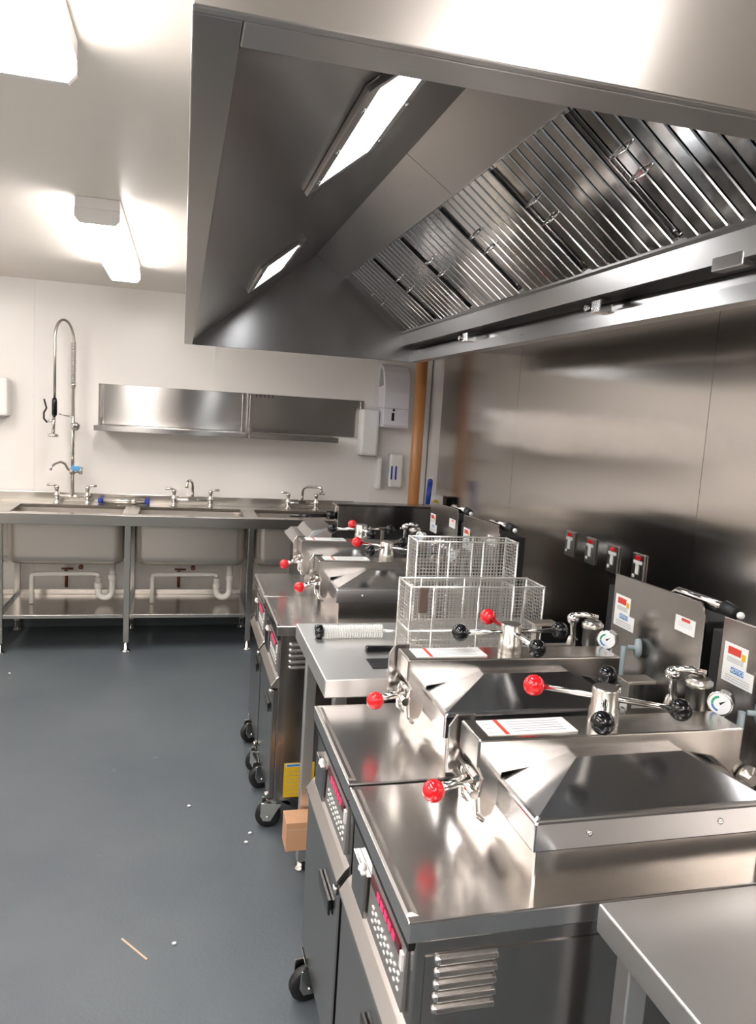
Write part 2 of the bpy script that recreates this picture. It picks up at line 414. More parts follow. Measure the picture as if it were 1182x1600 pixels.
b = MB(); b.box((1.352, 1.68, .082), (1.39, 1.80, .135)); b.box((1.352, 1.67, .136), (1.40, 1.81, .142)); b.build('access_cover', 'hood_front', hood, .003)
SLOPE = Vector((FX1 - FX0, 0, FZ1 - FZ0)); SL = SLOPE.length; SD = SLOPE.normalized(); SN = Vector((-SD.z, 0, SD.x))
if SN.z > 0: SN = -SN      # faces down into the kitchen
seams = [.90, 1.41, 1.92, 2.425, 2.938, 3.50, 4.024, 4.60]
def make_filter(width):
    t = thing('baffle_filter', '', 'filter', (0, 0, 0), 'baffle filters in the canopy')
    def P(y, s, n): v = SD * s + SN * n; return (v.x, y, v.z)
    f = MB(); e = .018
    for (y0, y1, s0, s1) in ((0, width, 0, e), (0, width, SL - e, SL), (0, e, e, SL - e), (width - e, width, e, SL - e)):
        f.hexa([P(y0, s0, -.032 if y1 - y0 < .1 else .0), P(y1, s0, -.032 if y1 - y0 < .1 else .0), P(y1, s1, -.032 if y1 - y0 < .1 else .0), P(y0, s1, -.032 if y1 - y0 < .1 else .0), P(y0, s0, -.045), P(y1, s0, -.045), P(y1, s1, -.045), P(y0, s1, -.045)])
    f.build('frame', 'filter', t, .002)
    nb = 8; pitch = (width - .044) / nb
    bf = MB()
    for k in range(nb):
        y0 = .022 + k * pitch + pitch * .06; y1 = .022 + (k + 1) * pitch - pitch * .10
        sec = [(y0, -.030), (y0, .004), (y0 + .003, .0075), (y1 - .003, .0075), (y1, .004), (y1, -.030), (y1 - .002, -.030), (y1 - .003, .004), (y0 + .003, .004), (y0 + .002, -.030)]
        a0 = P(0, .008, 0); n0 = len(bf.v); kk = len(sec)
        for s0 in (.008, SL - .008): bf.v += [P(y, s0, n) for y, n in sec]
        for q in range(kk):
            q2 = (q + 1) % kk; bf.face([n0 + q, n0 + q2, n0 + kk + q2, n0 + kk + q], 1 <= q <= 8 and False)
        bf.face(list(range(n0, n0 + kk))); bf.face(list(range(n0 + kk, n0 + 2 * kk)))
    for k in range(nb + 1):     # rear row of baffles, seen through the gaps
        y0 = .022 + (k - .20) * pitch; y1 = .022 + (k + .22) * pitch
        y0 = max(y0, e); y1 = min(y1, width - e)
        bf.hexa([P(y0, e, -.038), P(y1, e, -.038), P(y1, SL - e, -.038), P(y0, SL - e, -.038), P(y0, e, -.041), P(y1, e, -.041), P(y1, SL - e, -.041), P(y0, SL - e, -.041)])
    bf.build('baffles', 'filter', t)
    for s0 in (.24,):
        for yy in (width * .86,):
            for s1 in (s0, s0 + .08):
                h = MB(); h.tube([P(yy - .035, s1, .004), P(yy - .035, s1, .03), P(yy + .035, s1, .03), P(yy + .035, s1, .004)], .0035, 8); h.build('handle', 'chrome', t)
    return t
flt_names = ['nearest the camera, outside the picture', 'second from the camera, cut by the hood front edge', 'third, counted from the camera end of the hood',
             'fourth, counted from the camera end, above the wire baskets', 'third from the far end of the bank', 'second from the far end of the bank', 'farthest from the camera, small and at the far end']
first = None
for i in range(6, -1, -1):
    L = 'steel baffle filter ' + flt_names[i]
    loc = (FX0 - .004, seams[i] + .004, FZ0 + .004)
    if first is None:
        first = make_filter(.506); first.location = loc; first['label'] = L; r = first
    else:
        r, _ = dup(first, loc, L)
    r.scale = (1, (seams[i + 1] - seams[i] - .008) / .506, 1)

# lamps recessed in the sloping panel
PD = Vector((RX - .042, 0, RZ - 2.012)); PL = PD.normalized(); PN = Vector((PL.z, 0, -PL.x))
def hood_light(yc, label):
    s0 = (.375 - .042) / PL.x
    c = Vector((.042, 0, 2.012)) + PL * s0
    t = thing('hood_light', label, 'light', (c.x, yc, c.z), 'lamps in the sloping hood panel')
    def P(y, s, n): v = PL * s + PN * n; return (v.x, y, v.z)
    f = MB(); W2, H2, e = .112, .345, .03
    for (y0, y1, a, b2) in ((-H2, H2, -W2, -W2 + e), (-H2, H2, W2 - e, W2), (-H2, -H2 + e, -W2 + e, W2 - e), (H2 - e, H2, -W2 + e, W2 - e)):
        f.hexa([P(y0, a, .0), P(y1, a, .0), P(y1, b2, .0), P(y0, b2, .0), P(y0, a, .014), P(y1, a, .014), P(y1, b2, .014), P(y0, b2, .014)])
    f.build('frame', 'hood', t, .003)
    l = MB(); l.hexa([P(-H2 + e, -W2 + e, .001), P(H2 - e, -W2 + e, .001), P(H2 - e, W2 - e, .001), P(-H2 + e, W2 - e, .001),
                      P(-H2 + e, -W2 + e, .009), P(H2 - e, -W2 + e, .009), P(H2 - e, W2 - e, .009), P(-H2 + e, W2 - e, .009)])
    l.build('lens', 'hoodlamp', t)
    for sy in (-.24, 0, .24):
        for sx in (-1, 1):
            k = MB(); k.lathe(P(sy, sx * (W2 - e / 2), .013), PN, [(.007, 0), (.006, .004), (.002, .006)], 10); k.build('screw', 'chrome', t)
    return t
hood_light(1.70, 'bright lamp in the hood slope nearest the camera')
hood_light(3.52, 'small bright lamp deeper inside the hood, near its far end')

# ------------------------------------------------------------------ pressure fryers
W = .445
def caster(parent, u, v, yaw):
    c = MB(); cx, cy = u, v
    d = Vector((math.cos(yaw), math.sin(yaw), 0)); s = Vector((-d.y, d.x, 0))
    o = Vector((cx, cy, 0)); ax = o + d * .028
    c.box((cx - .04, cy - .035, .122), (cx + .04, cy + .035, .132))
    c.lathe((cx, cy, .108), (0, 0, 1), [(.028, 0), (.03, .004), (.03, .014)], 16)
    for k in (-1, 1):
        q = s * (.024 * k)
        pts = [o + q + d * -.026 + Vector((0, 0, .108)), o + q + d * .055 + Vector((0, 0, .108)), ax + q + d * .030 + Vector((0, 0, .058)), ax + q + d * .018 + Vector((0, 0, .034)), ax + q - d * .012 + Vector((0, 0, .034)), ax + q - d * .026 + Vector((0, 0, .06))]
        c.prism([tuple(p) for p in pts], tuple(s * (.004 * k)))
    c.tube([tuple(ax + s * -.034 + Vector((0, 0, .05))), tuple(ax + s * .034 + Vector((0, 0, .05)))], .007, 10)
    c.prism([tuple(o - d * .015 + s * .02 + Vector((0, 0, .112))), tuple(o - d * .015 - s * .02 + Vector((0, 0, .112))), tuple(o - d * .06 - s * .014 + Vector((0, 0, .088))), tuple(o - d * .06 + s * .014 + Vector((0, 0, .088)))], (0, 0, .005))
    f = c.build('caster', 'chrome', parent, .0015)
    wv = MB(); wv.lathe(tuple(ax + s * -.015 + Vector((0, 0, .0505))), tuple(s), [(.030, 0), (.046, .001), (.0505, .006), (.0505, .024), (.046, .029), (.030, .03)], 24)
    wv.build('wheel', 'rubber', f)
    return f

def label_plate(parent, name, u, v0, v1, z0, z1, stepped):
    """paper warning sticker on the back panel, faces -x; v runs away from the camera"""
    k = MB(); e = .0012
    k.mat('paper')
    if stepped:
        k.box((u - e, v0 + .025, (z0 + z1) / 2 - .005), (u, v1, z1)); k.box((u - e, v0, z0), (u, v1, (z0 + z1) / 2 - .005))
    else:
        k.box((u - e, v0, z0), (u, v1, z1))
    k.mat('red_ink'); h = z1 - z0; w_ = v1 - v0
    r0 = v0 + (.045 if stepped else .02)
    k.box((u - e - .0006, r0, z1 - h * .27), (u - e, r0 + w_ * .42, z1 - h * .08))
    k.mat('grey_ink')
    for i in range(4):
        zz = z1 - h * (.36 + .035 * i * (1 if stepped else 2.6)); k.box((u - e - .0004, v0 + (.035 if stepped else .01), zz), (u - e, v1 - .012, zz + h * .014))
    if stepped:
        k.mat('blue_ink'); k.box((u - e - .0006, v0 + w_ * .30, z0 + h * .27), (u - e, v0 + w_ * .72, z0 + h * .42))
        k.mat('yellow'); k.box((u - e - .0006, v0 + .030, z1 - h * .33), (u - e, v0 + .042, z1 - h * .16))
        k.mat('grey_ink')
        for i in range(3): k.box((u - e - .0004, v0 + .01, z0 + h * (.06 + .06 * i)), (u - e, v1 - .012, z0 + h * (.075 + .06 * i)))
    o = k.build(name, None, parent)
    if stepped:
        text_obj('NOTICE', .013, 'paper', o, face_minus_x((u - e - .0009, v0 + w_ * .51, z0 + h * .345)))
    return o

def make_fryer():
    t = thing('pressure_fryer', '', 'fryer')
    D = .84
    # body
    b = MB()
    b.box((.012, 0, .135), (1.02, W, .805)); b.build('cabinet', 'body', t, .003)
    b = MB(); b.box((.03, -.0025, .15), (.98, 0, .775)); b.build('side_panel', 'body', t)
    for k in range(5):
        zc = .768 - .0225 * k
        l = MB(); pr = [(0, -.008), (-.007, -.0075), (-.0105, -.002), (-.008, .005), (0, .008)]
        l.prism([(.052, y - .0025, zc + z) for y, z in pr], (.104, 0, 0)); l.ball((.052, -.0025, zc), .008, 10, 6, (1, 1, 1))
        l.build('louver', 'deck', t, .001)
    # deck
    b = MB(); b.box((-.004, -.004, D - .038), (1.02, W + .004, D))
    b.build('deck', 'deck', t, .003)
    b = MB(); b.hexa([(-.003, .012, D), (.018, .012, D), (.018, W - .012, D), (-.003, W - .012, D), (.001, .016, D + .004), (.008, .016, D + .004), (.008, W - .016, D + .004), (.001, W - .016, D + .004)])
    b.build('deck_edge', 'deck', t)
    # front: black band, control panel, ledge, door
    b = MB(); b.box((.002, .006, .782), (.013, W - .006, D - .038)); b.build('front_band', 'black_and_shade', t)
    cp = MB(); cp.hexa([(.004, .03, .650), (.014, .03, .650), (.014, W - .175, .650), (.004, W - .175, .650), (.008, .03, .782), (.014, .03, .782), (.014, W - .175, .782), (.008, W - .175, .782)])
    cpo = cp.build('control_panel', 'panel', t, .001)
    ds = MB(); ds.box((.003, .055, .738), (.0085, .255, .757)); ds.build('display', 'display', cpo)
    for k in range(5):
        g = MB(); g.box((.0022, .085 + .026 * k, .741), (.0031, .102 + .026 * k, .754)); g.build('display_digit', 'led', cpo)
    for k in range(9):
        for zz, h_ in ((.702, .004), (.690, .003), (.674, .003)):
            bt = MB(); bt.box((.0025, .05 + .022 * k, zz), (.0065, .060 + .022 * k, zz + h_)); bt.build('button', 'paper', cpo)
    bt = MB(); bt.box((.0022, .036, .722), (.0075, .050, .752)); bt.build('menu_button', 'white', cpo)
    b = MB(); b.box((-.003, W - .165, .645), (.013, W - .06, .735)); b.build('switch_plate', 'body', t, .002)
    b = MB(); b.box((-.010, W - .162, .737), (.002, W - .132, .743)); b.lathe((-.004, W - .147, .742), (0, 0, 1), [(.010, 0), (.007, .010), (.003, .014)], 12); b.build('power_switch', 'white', t, .002)
    b = MB(); b.prism([(-.016, .004, .596), (-.017, .004, .604), (.002, .004, .630), (.0125, .004, .640), (.0125, .004, .592)], (0, W - .008, 0))
    b.build('ledge', 'deck', t, .002)
    b = MB(); b.box((-.008, .006, .145), (.013, W - .006, .585)); dr = b.build('door', 'body', t, .003)
    b = MB(); b.box((-.018, .07, .488), (-.008, .20, .512)); b.box((-.016, .075, .470), (-.010, .195, .488)); b.build('door_handle', 'black', dr, .003)
    for zz in (.570, .15):
        b = MB(); b.lathe((-.014, .012, zz), (0, 0, 1), [(.008, 0), (.008, .02)], 10); b.build('hinge', 'chrome', dr)
    # frypot and lid
    b = MB(); b.box((.236, .042, D - .01), (.705, .41, .93)); b.build('frypot', 'pot', t, .004)
    l = MB()
    u0, u1, v0, v1 = .224, .718, .030, .424
    rings = [[(u0, v0, .918), (u1, v0, .918), (u1, v1, .918), (u0, v1, .918)],
             [(u0, v0, .974), (u1, v0, .974), (u1, v1, .974), (u0, v1, .974)],
             [(u0 + .008, v0 + .008, .979), (u1 - .008, v0 + .008, .979), (u1 - .008, v1 - .008, .979), (u0 + .008, v1 - .008, .979)],
             [(.372, .165, 1.022), (.608, .165, 1.022), (.608, .32, 1.022), (.372, .32, 1.022)]]
    n = len(l.v)
    for r in rings: l.v += r
    for i in range(3):
        for k in range(4): l.face([n + 4 * i + k, n + 4 * i + (k + 1) % 4, n + 4 * i + 4 + (k + 1) % 4, n + 4 * i + 4 + k])
    l.face([n + 12, n + 13, n + 14, n + 15]); l.face([n + 3, n + 2, n + 1, n])
    lo = l.build('lid', 'lid', t, .004)
    for u in (.33, .60):
        k = MB(); k.lathe((u, v0, .948), (0, -1, 0), [(.006, 0), (.005, .003), (.002, .004)], 10); k.build('screw', 'chrome', lo)
    # crossbar over the lid
    pr = [(.178, 1.055), (.772, 1.050), (.772, .985), (.800, .955), (.806, .930), (.790, .912), (.768, .915), (.745, .955), (.700, .992), (.60, 1.012), (.38, 1.012), (.285, .992), (.232, .985), (.226, .930), (.216, .902), (.200, .896), (.188, .906), (.184, .940), (.190, .975), (.178, 1.0)]
    y = MB(); y.prism([(u, .188, z) for u, z in pr], (0, .098, 0)); yo = y.build('crossbar', 'yoke', t, .004)
    k = MB(); k.prism([(.160, .30, .935), (.160, .30, 1.035), (.176, .30, 1.06), (.215, .30, 1.06), (.215, .30, .935)], (0, .006, 0)); k.build('latch_plate', 'deck', yo, .002)
    k = MB(); k.mat('paper'); k.box((.205, .206, 1.0535), (.395, .274, 1.0562)); k.mat('red_ink'); k.box((.240, .206, 1.056), (.249, .274, 1.0565))
    k.mat('grey_ink')
    for i in range(5): k.box((.262, .216 + .011 * i, 1.056), (.375, .219 + .011 * i, 1.0564))
    for i in range(3): k.box((.211, .216 + .018 * i, 1.056), (.231, .219 + .018 * i, 1.0564))
    k.build('instruction_label', None, yo)
    k = MB(); k.lathe((.788, .186, .945), (0, -1, 0), [(.026, 0), (.026, .012), (.012, .014), (.012, .022)], 20); k.build('hinge_pin', 'castmetal', yo)
    k = MB(); k.lathe((.788, .288, .945), (0, 1, 0), [(.026, 0), (.026, .012)], 20); k.build('hinge_pin', 'castmetal', yo)
    # spindle with four-ball handwheel
    su, sv = .475, .248
    k = MB(); k.lathe((su, sv, 1.048), (0, 0, 1), [(.030, 0), (.031, .004), (.030, .034), (.0275, .036), (.0275, .076), (.025, .08)], 28); k.build('spindle_collar', 'castmetal', t)
    hw = bpy.data.objects.new('handwheel', None)
    k = MB()
    for q in range(2):
        a = q * PI / 2; d = Vector((math.cos(a), math.sin(a), 0))
        k.tube([tuple(-d * .135 + Vector((0, 0, .0))), tuple(d * .135)], .0062, 12)
    k.lathe((0, 0, -.012), (0, 0, 1), [(.020, 0), (.020, .026)], 20)
    hwo = k.build('handwheel', 'chrome', t, loc=(su, sv, 1.106))
    for q in range(4):
        a = q * PI / 2; d = Vector((math.cos(a), math.sin(a), 0))
        e = MB(); e.ball(tuple(d * .145), .0225); bo = e.build('ball_knob', 'red' if q == 0 else 'black', hwo)
        bo['label'] = 'red ball knob' if q == 0 else 'black ball knob'
    bpy.data.objects.remove(hw)
    # latch lever at the front end of the crossbar
    k = MB(); A = Vector((.112, .236, .934)); B = Vector((.186, .232, .958))
    k.tube([tuple(A), tuple(A.lerp(B, .35)), tuple(B)], [.0075, .0085, .014], 14)
    k.tube([(.178, .19, .945), (.178, .286, .945)], .010, 12); k.tube([(.182, .196, .975), (.182, .28, .975)], .007, 12)
    lv = k.build('latch_lever', 'chrome', t)
    e = MB(); e.ball(tuple(A), .0225); lab(e.build('ball_knob', 'red', lv), 'red ball knob')
    for q in (.200, .280):
        k = MB(); k.tube([(.196, q, .985), (.182, q, .94), (.186, q, .90), (.205, q, .885)], .0045, 8); k.build('latch_hook', 'chrome', lv)
    # plumbing behind the lid
    k = MB(); k.tube([(.775, .345, D), (.775, .345, 1.015)], .012, 12); k.lathe((.775, .345, 1.030), (0, 0, 1), [(.024, 0), (.026, .004), (.026, .05), (.030, .052), (.031, .066), (.024, .070), (.024, .074)], 24)
    pv = k.build('pressure_valve', 'castmetal', t)
    k = MB(); k.tube([(.738, .375, 1.02), (.735, .385, 1.09), (.738, .38, 1.112), (.76, .362, 1.118), (.79, .345, 1.112)], .009, 12); k.ball((.735, .386, 1.10), .018); k.build('valve_elbow', 'chrome', pv)
    g = MB(); dr_ = Vector((-.80, -.60, 0)).normalized(); gc = Vector((.775, .27, 1.065))
    gc = Vector((.79, .285, 1.068))
    g.lathe(tuple(gc - dr_ * .020), tuple(dr_), [(.018, 0), (.025, .003), (.026, .024), (.0275, .026), (.0275, .032), (.025, .033)], 28); g.tube([tuple(gc - dr_ * .02), tuple(gc - dr_ * .02 - Vector((0, 0, .225)))], .008, 10)
    go = g.build('gauge', 'chrome', t)
    g = MB(); g.mat('dial'); g.lathe(tuple(gc + dr_ * .0125), tuple(dr_), [(.0235, 0), (.0235, .0012)], 28)
    sd = Vector((-dr_.y, dr_.x, 0))
    g.mat('green_ink'); P = lambda a, r: gc + dr_ * .0142 + sd * (math.cos(a) * r) + Vector((0, 0, math.sin(a) * r))
    for i in range(8):
        a0 = PI * .55 + i * PI * .06; g.poly([tuple(P(a0, .013)), tuple(P(a0 + PI * .06, .013)), tuple(P(a0 + PI * .06, .018)), tuple(P(a0, .018))])
    g.mat('blue_ink')
    for i in range(8):
        a0 = PI * 1.05 + i * PI * .05; g.poly([tuple(P(a0, .013)), tuple(P(a0 + PI * .05, .013)), tuple(P(a0 + PI * .05, .018)), tuple(P(a0, .018))])
    g.mat('black_and_shade'); g.poly([tuple(P(-.9, .003)), tuple(P(.65, .016)), tuple(P(2.2, .003))])
    g.build('dial', None, go)
    k = MB(); k.lathe((.835, .255, 1.055), (1, -.5, 0), [(.006, 0), (.006, .018), (.024, .020), (.026, .025), (.026, .032), (.020, .036)], 20); k.tube([(.825, .26, 1.055), (.825, .26, D)], .008, 10); k.build('relief_knob', 'greyknob', t)
    k = MB()
    k.box((.60, .36, 1.085), (.675, .405, 1.093)); k.box((.612, .37, 1.02), (.624, .40, 1.088)); k.box((.612, .375, 1.0), (.74, .395, 1.025)); k.tube([(.73, .385, D), (.73, .385, 1.02), (.735, .385, 1.04), (.745, .38, 1.048)], .012, 12); k.lathe((.73, .385, .98), (0, 0, 1), [(.018, 0), (.018, .02)], 6)
    k.tube([(.66, .43, .955), (.70, .40, .965), (.73, .385, .965)], .010, 10); k.lathe((.665, .425, .945), (0, 0, 1), [(.016, 0), (.016, .03), (.010, .04)], 12)
    k.tube([(.74, .36, .99), (.79, .345, .99)], .014, 10)
    k.build('exhaust_fitting', 'castmetal', t, .001)
    # back panel (flue cover) with stickers and lifting handle
    PU = .868
    b = MB(); b.prism([(PU, .0, D), (PU, .0, 1.212), (PU, .022, 1.243), (PU, .400, 1.232), (PU, .400, D)], (.008, 0, 0))
    bp = b.build('back_panel', 'body', t, .002)
    b = MB(); b.box((PU + .009, .03, D), (1.0, W - .002, 1.19)); b.build('flue', 'black_and_shade', t, .003)  # flue made black: shade of the gap between panels put into its colour
    label_plate(bp, 'warning_sticker', PU, .285, .385, 1.085, 1.177, True)
    label_plate(bp, 'warning_sticker', PU, .03, .108, 1.150, 1.190, False)
    k = MB(); k.tube([(.895, .175, 1.19), (.895, .165, 1.228), (.895, .145, 1.242), (.895, -.05, 1.246)], .0105, 12); h = k.build('lift_handle', 'chrome', t)
    k = MB(); k.tube([(.895, -.03, 1.246), (.895, -.075, 1.240)], .0155, 14); k.tube([(.901, .172, 1.18), (.909, .168, 1.215), (.909, .14, 1.228), (.909, .0, 1.230)], .011, 10); k.build('hose_grip', 'rubber', h)
    k = MB(); k.ball((.895, -.086, 1.238), .009); k.build('hose_tip', 'white', h)
    for (u, v, a) in ((.03, .06, PI * .95), (.03, W - .06, PI * 1.06), (.95, .06, .2), (.95, W - .06, -.2)): caster(t, u, v, a)
    return t

FRY = [(.38, 1.07, 147), (.38, 1.535, 92), (.37, 2.765, 137), (.368, 3.228, 95)]
FL = ['stainless pressure fryer nearest the camera, side louvers facing the near steel table',
      'stainless pressure fryer between the nearest fryer and the table of wire baskets',
      'stainless pressure fryer just beyond the wire basket table, yellow label on its side',
      'farthest stainless pressure fryer with red-knobbed handwheel, before the boxy far cabinet']
fry = make_fryer(); fry['label'] = FL[0]; fry['group'] = 'pressure fryers in a row'; fry.location = (*FRY[0][:2], 0)
fry.children
def find(o, n): return [c for c in o.children_recursive if c.name.split('.')[0] == n]
bpy.context.view_layer.update()
find(fry, 'handwheel')[0].rotation_euler = (0, 0, math.radians(FRY[0][2]))
fr = [fry]
for (x, y_, a), L in zip(FRY[1:], FL[1:]):
    c, mp = dup(fry, (x, y_, 0), L)
    [v for k_, v in mp.items() if k_.name.split('.')[0] == 'handwheel'][0].rotation_euler = (0, 0, math.radians(a))
    fr.append(c)
# yellow notice low on the side of the third fryer
k = MB(); k.mat('yellow'); k.box((.048, -.0040, .152), (.168, -.0025, .292)); k.mat('paper'); k.box((.055, -.0046, .276), (.112, -.0040, .289)); k.mat('blue_ink'); k.box((.058, -.005, .278), (.109, -.0046, .287))
k.mat('grey_ink')
for i in range(7): k.box((.058, -.0044, .165 + .015 * i), (.158, -.0040, .167 + .015 * i))
lab(k.build('notice_sticker', None, fr[2]), 'yellow notice sticker')

# ------------------------------------------------------------------ steel tables
def table(name, label, x0, x1, y0, y1, z, legs, shelf_z, extra_h=.055):
    t = thing(name, label, 'table', ((x0 + x1) / 2, (y0 + y1) / 2, 0))
    cx, cy = (x0 + x1) / 2, (y0 + y1) / 2
    b = MB(); b.box((x0 - cx, y0 - cy, z - extra_h), (x1 - cx, y1 - cy, z)); b.build('tabletop', 'table', t, .003)
    for lx, ly in legs:
        l = MB(); l.box((lx - cx - .019, ly - cy - .019, .035), (lx - cx + .019, ly - cy + .019, z - extra_h)); lg = l.build('leg', 'table', t, .003)
        f = MB(); f.lathe((lx - cx, ly - cy, 0), (0, 0, 1), [(.026, 0), (.027, .006), (.016, .012), (.014, .037)], 16); f.build('foot', 'chrome', lg)
    if shelf_z:
        s = MB(); s.box((x0 - cx + .055, y0 - cy + .03, shelf_z - .03), (x1 - cx - .03, y1 - cy - .03, shelf_z)); s.build('undershelf', 'table', t, .002)
    return t
table('steel_table', 'stainless steel prep table between the fryer pairs, wire baskets on top', .408, 1.20, 2.005, 2.575, .905,
      ((.462, 2.53), (1.15, 2.53), (.462, 2.05), (1.15, 2.05)), .14)
table('steel_table', 'bare stainless steel table at the lower right corner, beside the nearest fryer', .700, 1.82, .30, 1.036, .860,
      ((.742, .985), (1.77, .985), (.742, .36), (1.77, .36)), None, .05)
b = MB(); b.box((0, 0, 0), (.115, .09, .104)); o = b.build('cardboard_box', 'card', None, .002, (.383, 2.412, .1405)); tag(o, 'small brown cardboard box by the leg of the basket table', 'box')
f_ = MB(); f_.box((.004, -.0006, .079), (.111, .0, .081)); f_.build('flap_edge', 'wood', o)

# wire baskets on the table
def wire_basket(name, label, x0, x1, y0, y1, z0, z1, sp, rails, posts, plate=False, shelf=None):
    t = thing(name, label, 'basket', ((x0 + x1) / 2, (y0 + y1) / 2, z0), 'wire fryer baskets on the table')
    hx, hy, h = (x1 - x0) / 2, (y1 - y0) / 2, z1 - z0
    r = .0034; f = MB()
    for z in [r] + rails + [h - r]:
        for p, q in (((-hx, -hy), (hx, -hy)), ((hx, -hy), (hx, hy)), ((hx, hy), (-hx, hy)), ((-hx, hy), (-hx, -hy))):
            f.tube([(p[0], p[1], z), (q[0], q[1], z)], r, 8)
    for px in posts:
        for y in (-hy, hy): f.tube([(px, y, 0), (px, y, h)], r, 8)
    f.build('rim_frame', 'wire', t)
    g = MB(); wr = .0012
    nx = int(2 * hx / sp); nz = int(h / sp); ny = int(2 * hy / sp)
    for y in (-hy, hy):
        for i in range(nx + 1): x = -hx + 2 * hx * i / nx; g.tube([(x, y, 0), (x, y, h)], wr, 4, False)
        for i in range(1, nz): z = h * i / nz; g.tube([(-hx, y, z), (hx, y, z)], wr, 4, False)
    for x in (-hx, hx):
        for i in range(ny + 1): y = -hy + 2 * hy * i / ny; g.tube([(x, y, 0), (x, y, h)], wr, 4, False)
        for i in range(1, nz): z = h * i / nz; g.tube([(x, -hy, z), (x, hy, z)], wr, 4, False)
    for zz in [r] + ([shelf] if shelf else []):
        for i in range(nx + 1): x = -hx + 2 * hx * i / nx; g.tube([(x, -hy, zz), (x, hy, zz)], wr, 4, False)
        for i in range(ny + 1): y = -hy + 2 * hy * i / ny; g.tube([(-hx, y, zz), (hx, y, zz)], wr, 4, False)
    g.build('wire_mesh', 'wire', t)
    if plate:
        p = MB(); p.box((-hx + .025, -hy - .008, h - .085), (-hx + .052, -hy - .002, h - .005)); lab(p.build('handle_plate', 'brown', t, .002), 'brown handle plate')
        p = MB(); p.tube([(hx * .52, -hy - .004, h * .1), (hx * .52, -hy - .004, h)], .004, 8); p.tube([(hx * .72, -hy + .03, h * .05), (hx * .72, -hy + .004, h * .95)], .004, 8); p.build('support_rod', 'wire', t)
    return t
wire_basket('wire_basket', 'tall upright wire fryer basket at the back of the table, with a middle rail', .765, 1.125, 2.350, 2.450, .905, 1.249, .0115, [.185], [-.18, -.067, .055, .18])
wire_basket('wire_basket', 'wide low wire fryer basket in front of the taller one, brown plate on it', .695, 1.142, 2.165, 2.295, .905, 1.138, .0115, [.09], [-.2235, -.15, 0, .2235], True, .09)

# bristle brush and spatula on the table
t = thing('cleaning_brush', 'white bristled cylindrical brush with black end lying on the basket table', 'brush', (.455, 2.39, .929))
k = MB(); k.tube([(.0, 0, 0), (.22, 0, .0)], .008, 8)
for i in range(24):
    for q in range(18):
        a = 2 * PI * (q + .5 * (i % 2)) / 18; x = .018 + i * .0085
        k.tube([(x, .006 * math.cos(a), .006 * math.sin(a)), (x + .002, .0225 * math.cos(a), .0225 * math.sin(a))], .0019, 4, False)
k.build('bristles', 'bristle', t)
k = MB(); k.lathe((-.014, 0, 0), (1, 0, 0), [(.014, 0), (.023, .004), (.0235, .024), (.014, .03)], 18); lab(k.build('end_cap', 'black', t), 'black end cap')
k = MB(); k.tube([(.22, 0, 0), (.30, 0, .0)], .005, 8); k.build('rod', 'wire', t)
t = thing('spatula', 'black handled spatula lying flat beside the wire baskets', 'spatula', (.575, 2.235, .9055))
k = MB(); k.hexa([(0, -.014, .002), (.115, -.012, .002), (.115, .012, .002), (0, .014, .002), (.004, -.012, .022), (.115, -.008, .020), (.115, .008, .020), (.004, .012, .022)]); k.build('handle', 'black', t, .006)
k = MB(); k.box((-.01, -.150, .0), (.085, -.065, .003)); k.tube([(.11, -.0, .011), (.105, -.022, .010), (.06, -.075, .004)], .005, 8); k.build('blade', 'rubber', t, .001)

# ------------------------------------------------------------------ far cabinet beyond the last fryer
t = thing('holding_cabinet', 'boxy stainless appliance with upright lid and black side lever, beyond the last fryer', 'cabinet', (1.1, 4.18, 0))
k = MB(); k.box((-.46, -.26, .10), (.31, .22, .94)); k.build('cabinet_body', 'body', t, .003)
k = MB(); k.hexa([(-.50, -.28, .93), (.32, -.28, .93), (.32, .24, .93), (-.50, .24, .93), (-.46, -.26, .965), (.32, -.26, .965), (.32, .24, .965), (-.46, .24, .965)]); k.build('worktop', 'deck', t, .003)
k = MB(); k.hexa([(-.435, -.22, .966), (-.30, -.22, .966), (-.30, .18, .966), (-.435, .18, .966), (-.405, -.20, 1.01), (-.30, -.20, 1.035), (-.30, .16, 1.035), (-.405, .16, 1.01)]); k.build('drip_tray', 'deck', t, .004)
k = MB(); k.box((-.26, -.16, .965), (.30, .0, 1.022)); k.build('chamber', 'black_and_shade', t, .003)
k = MB(); k.box((-.265, -.175, 1.02), (.30, -.075, 1.150)); k.box((-.28, -.185, 1.150), (.31, -.07, 1.160)); ld = k.build('lid', 'body', t, .003)
for x in (-.08, .1):
    k = MB(); k.lathe((x, -.175, 1.032), (0, -1, 0), [(.008, 0), (.006, .005)], 10); k.build('screw', 'chrome', ld)
k = MB(); k.lathe((-.318, -.10, 1.085), (1, 0, 0), [(.018, 0), (.024, .004), (.024, .045), (.018, .052)], 16); k.tube([(-.30, -.10, 1.085), (-.40, -.11, 1.08), (-.52, -.12, 1.078)], [.012, .010, .007], 10); k.build('side_lever', 'black', t)
for x in (-.42, .27):
    for y in (-.22, .18): 
        l = MB(); l.lathe((x, y, 0), (0, 0, 1), [(.024, 0), (.024, .01), (.014, .02), (.014, .10)], 12); l.build('leg', 'chrome', t)

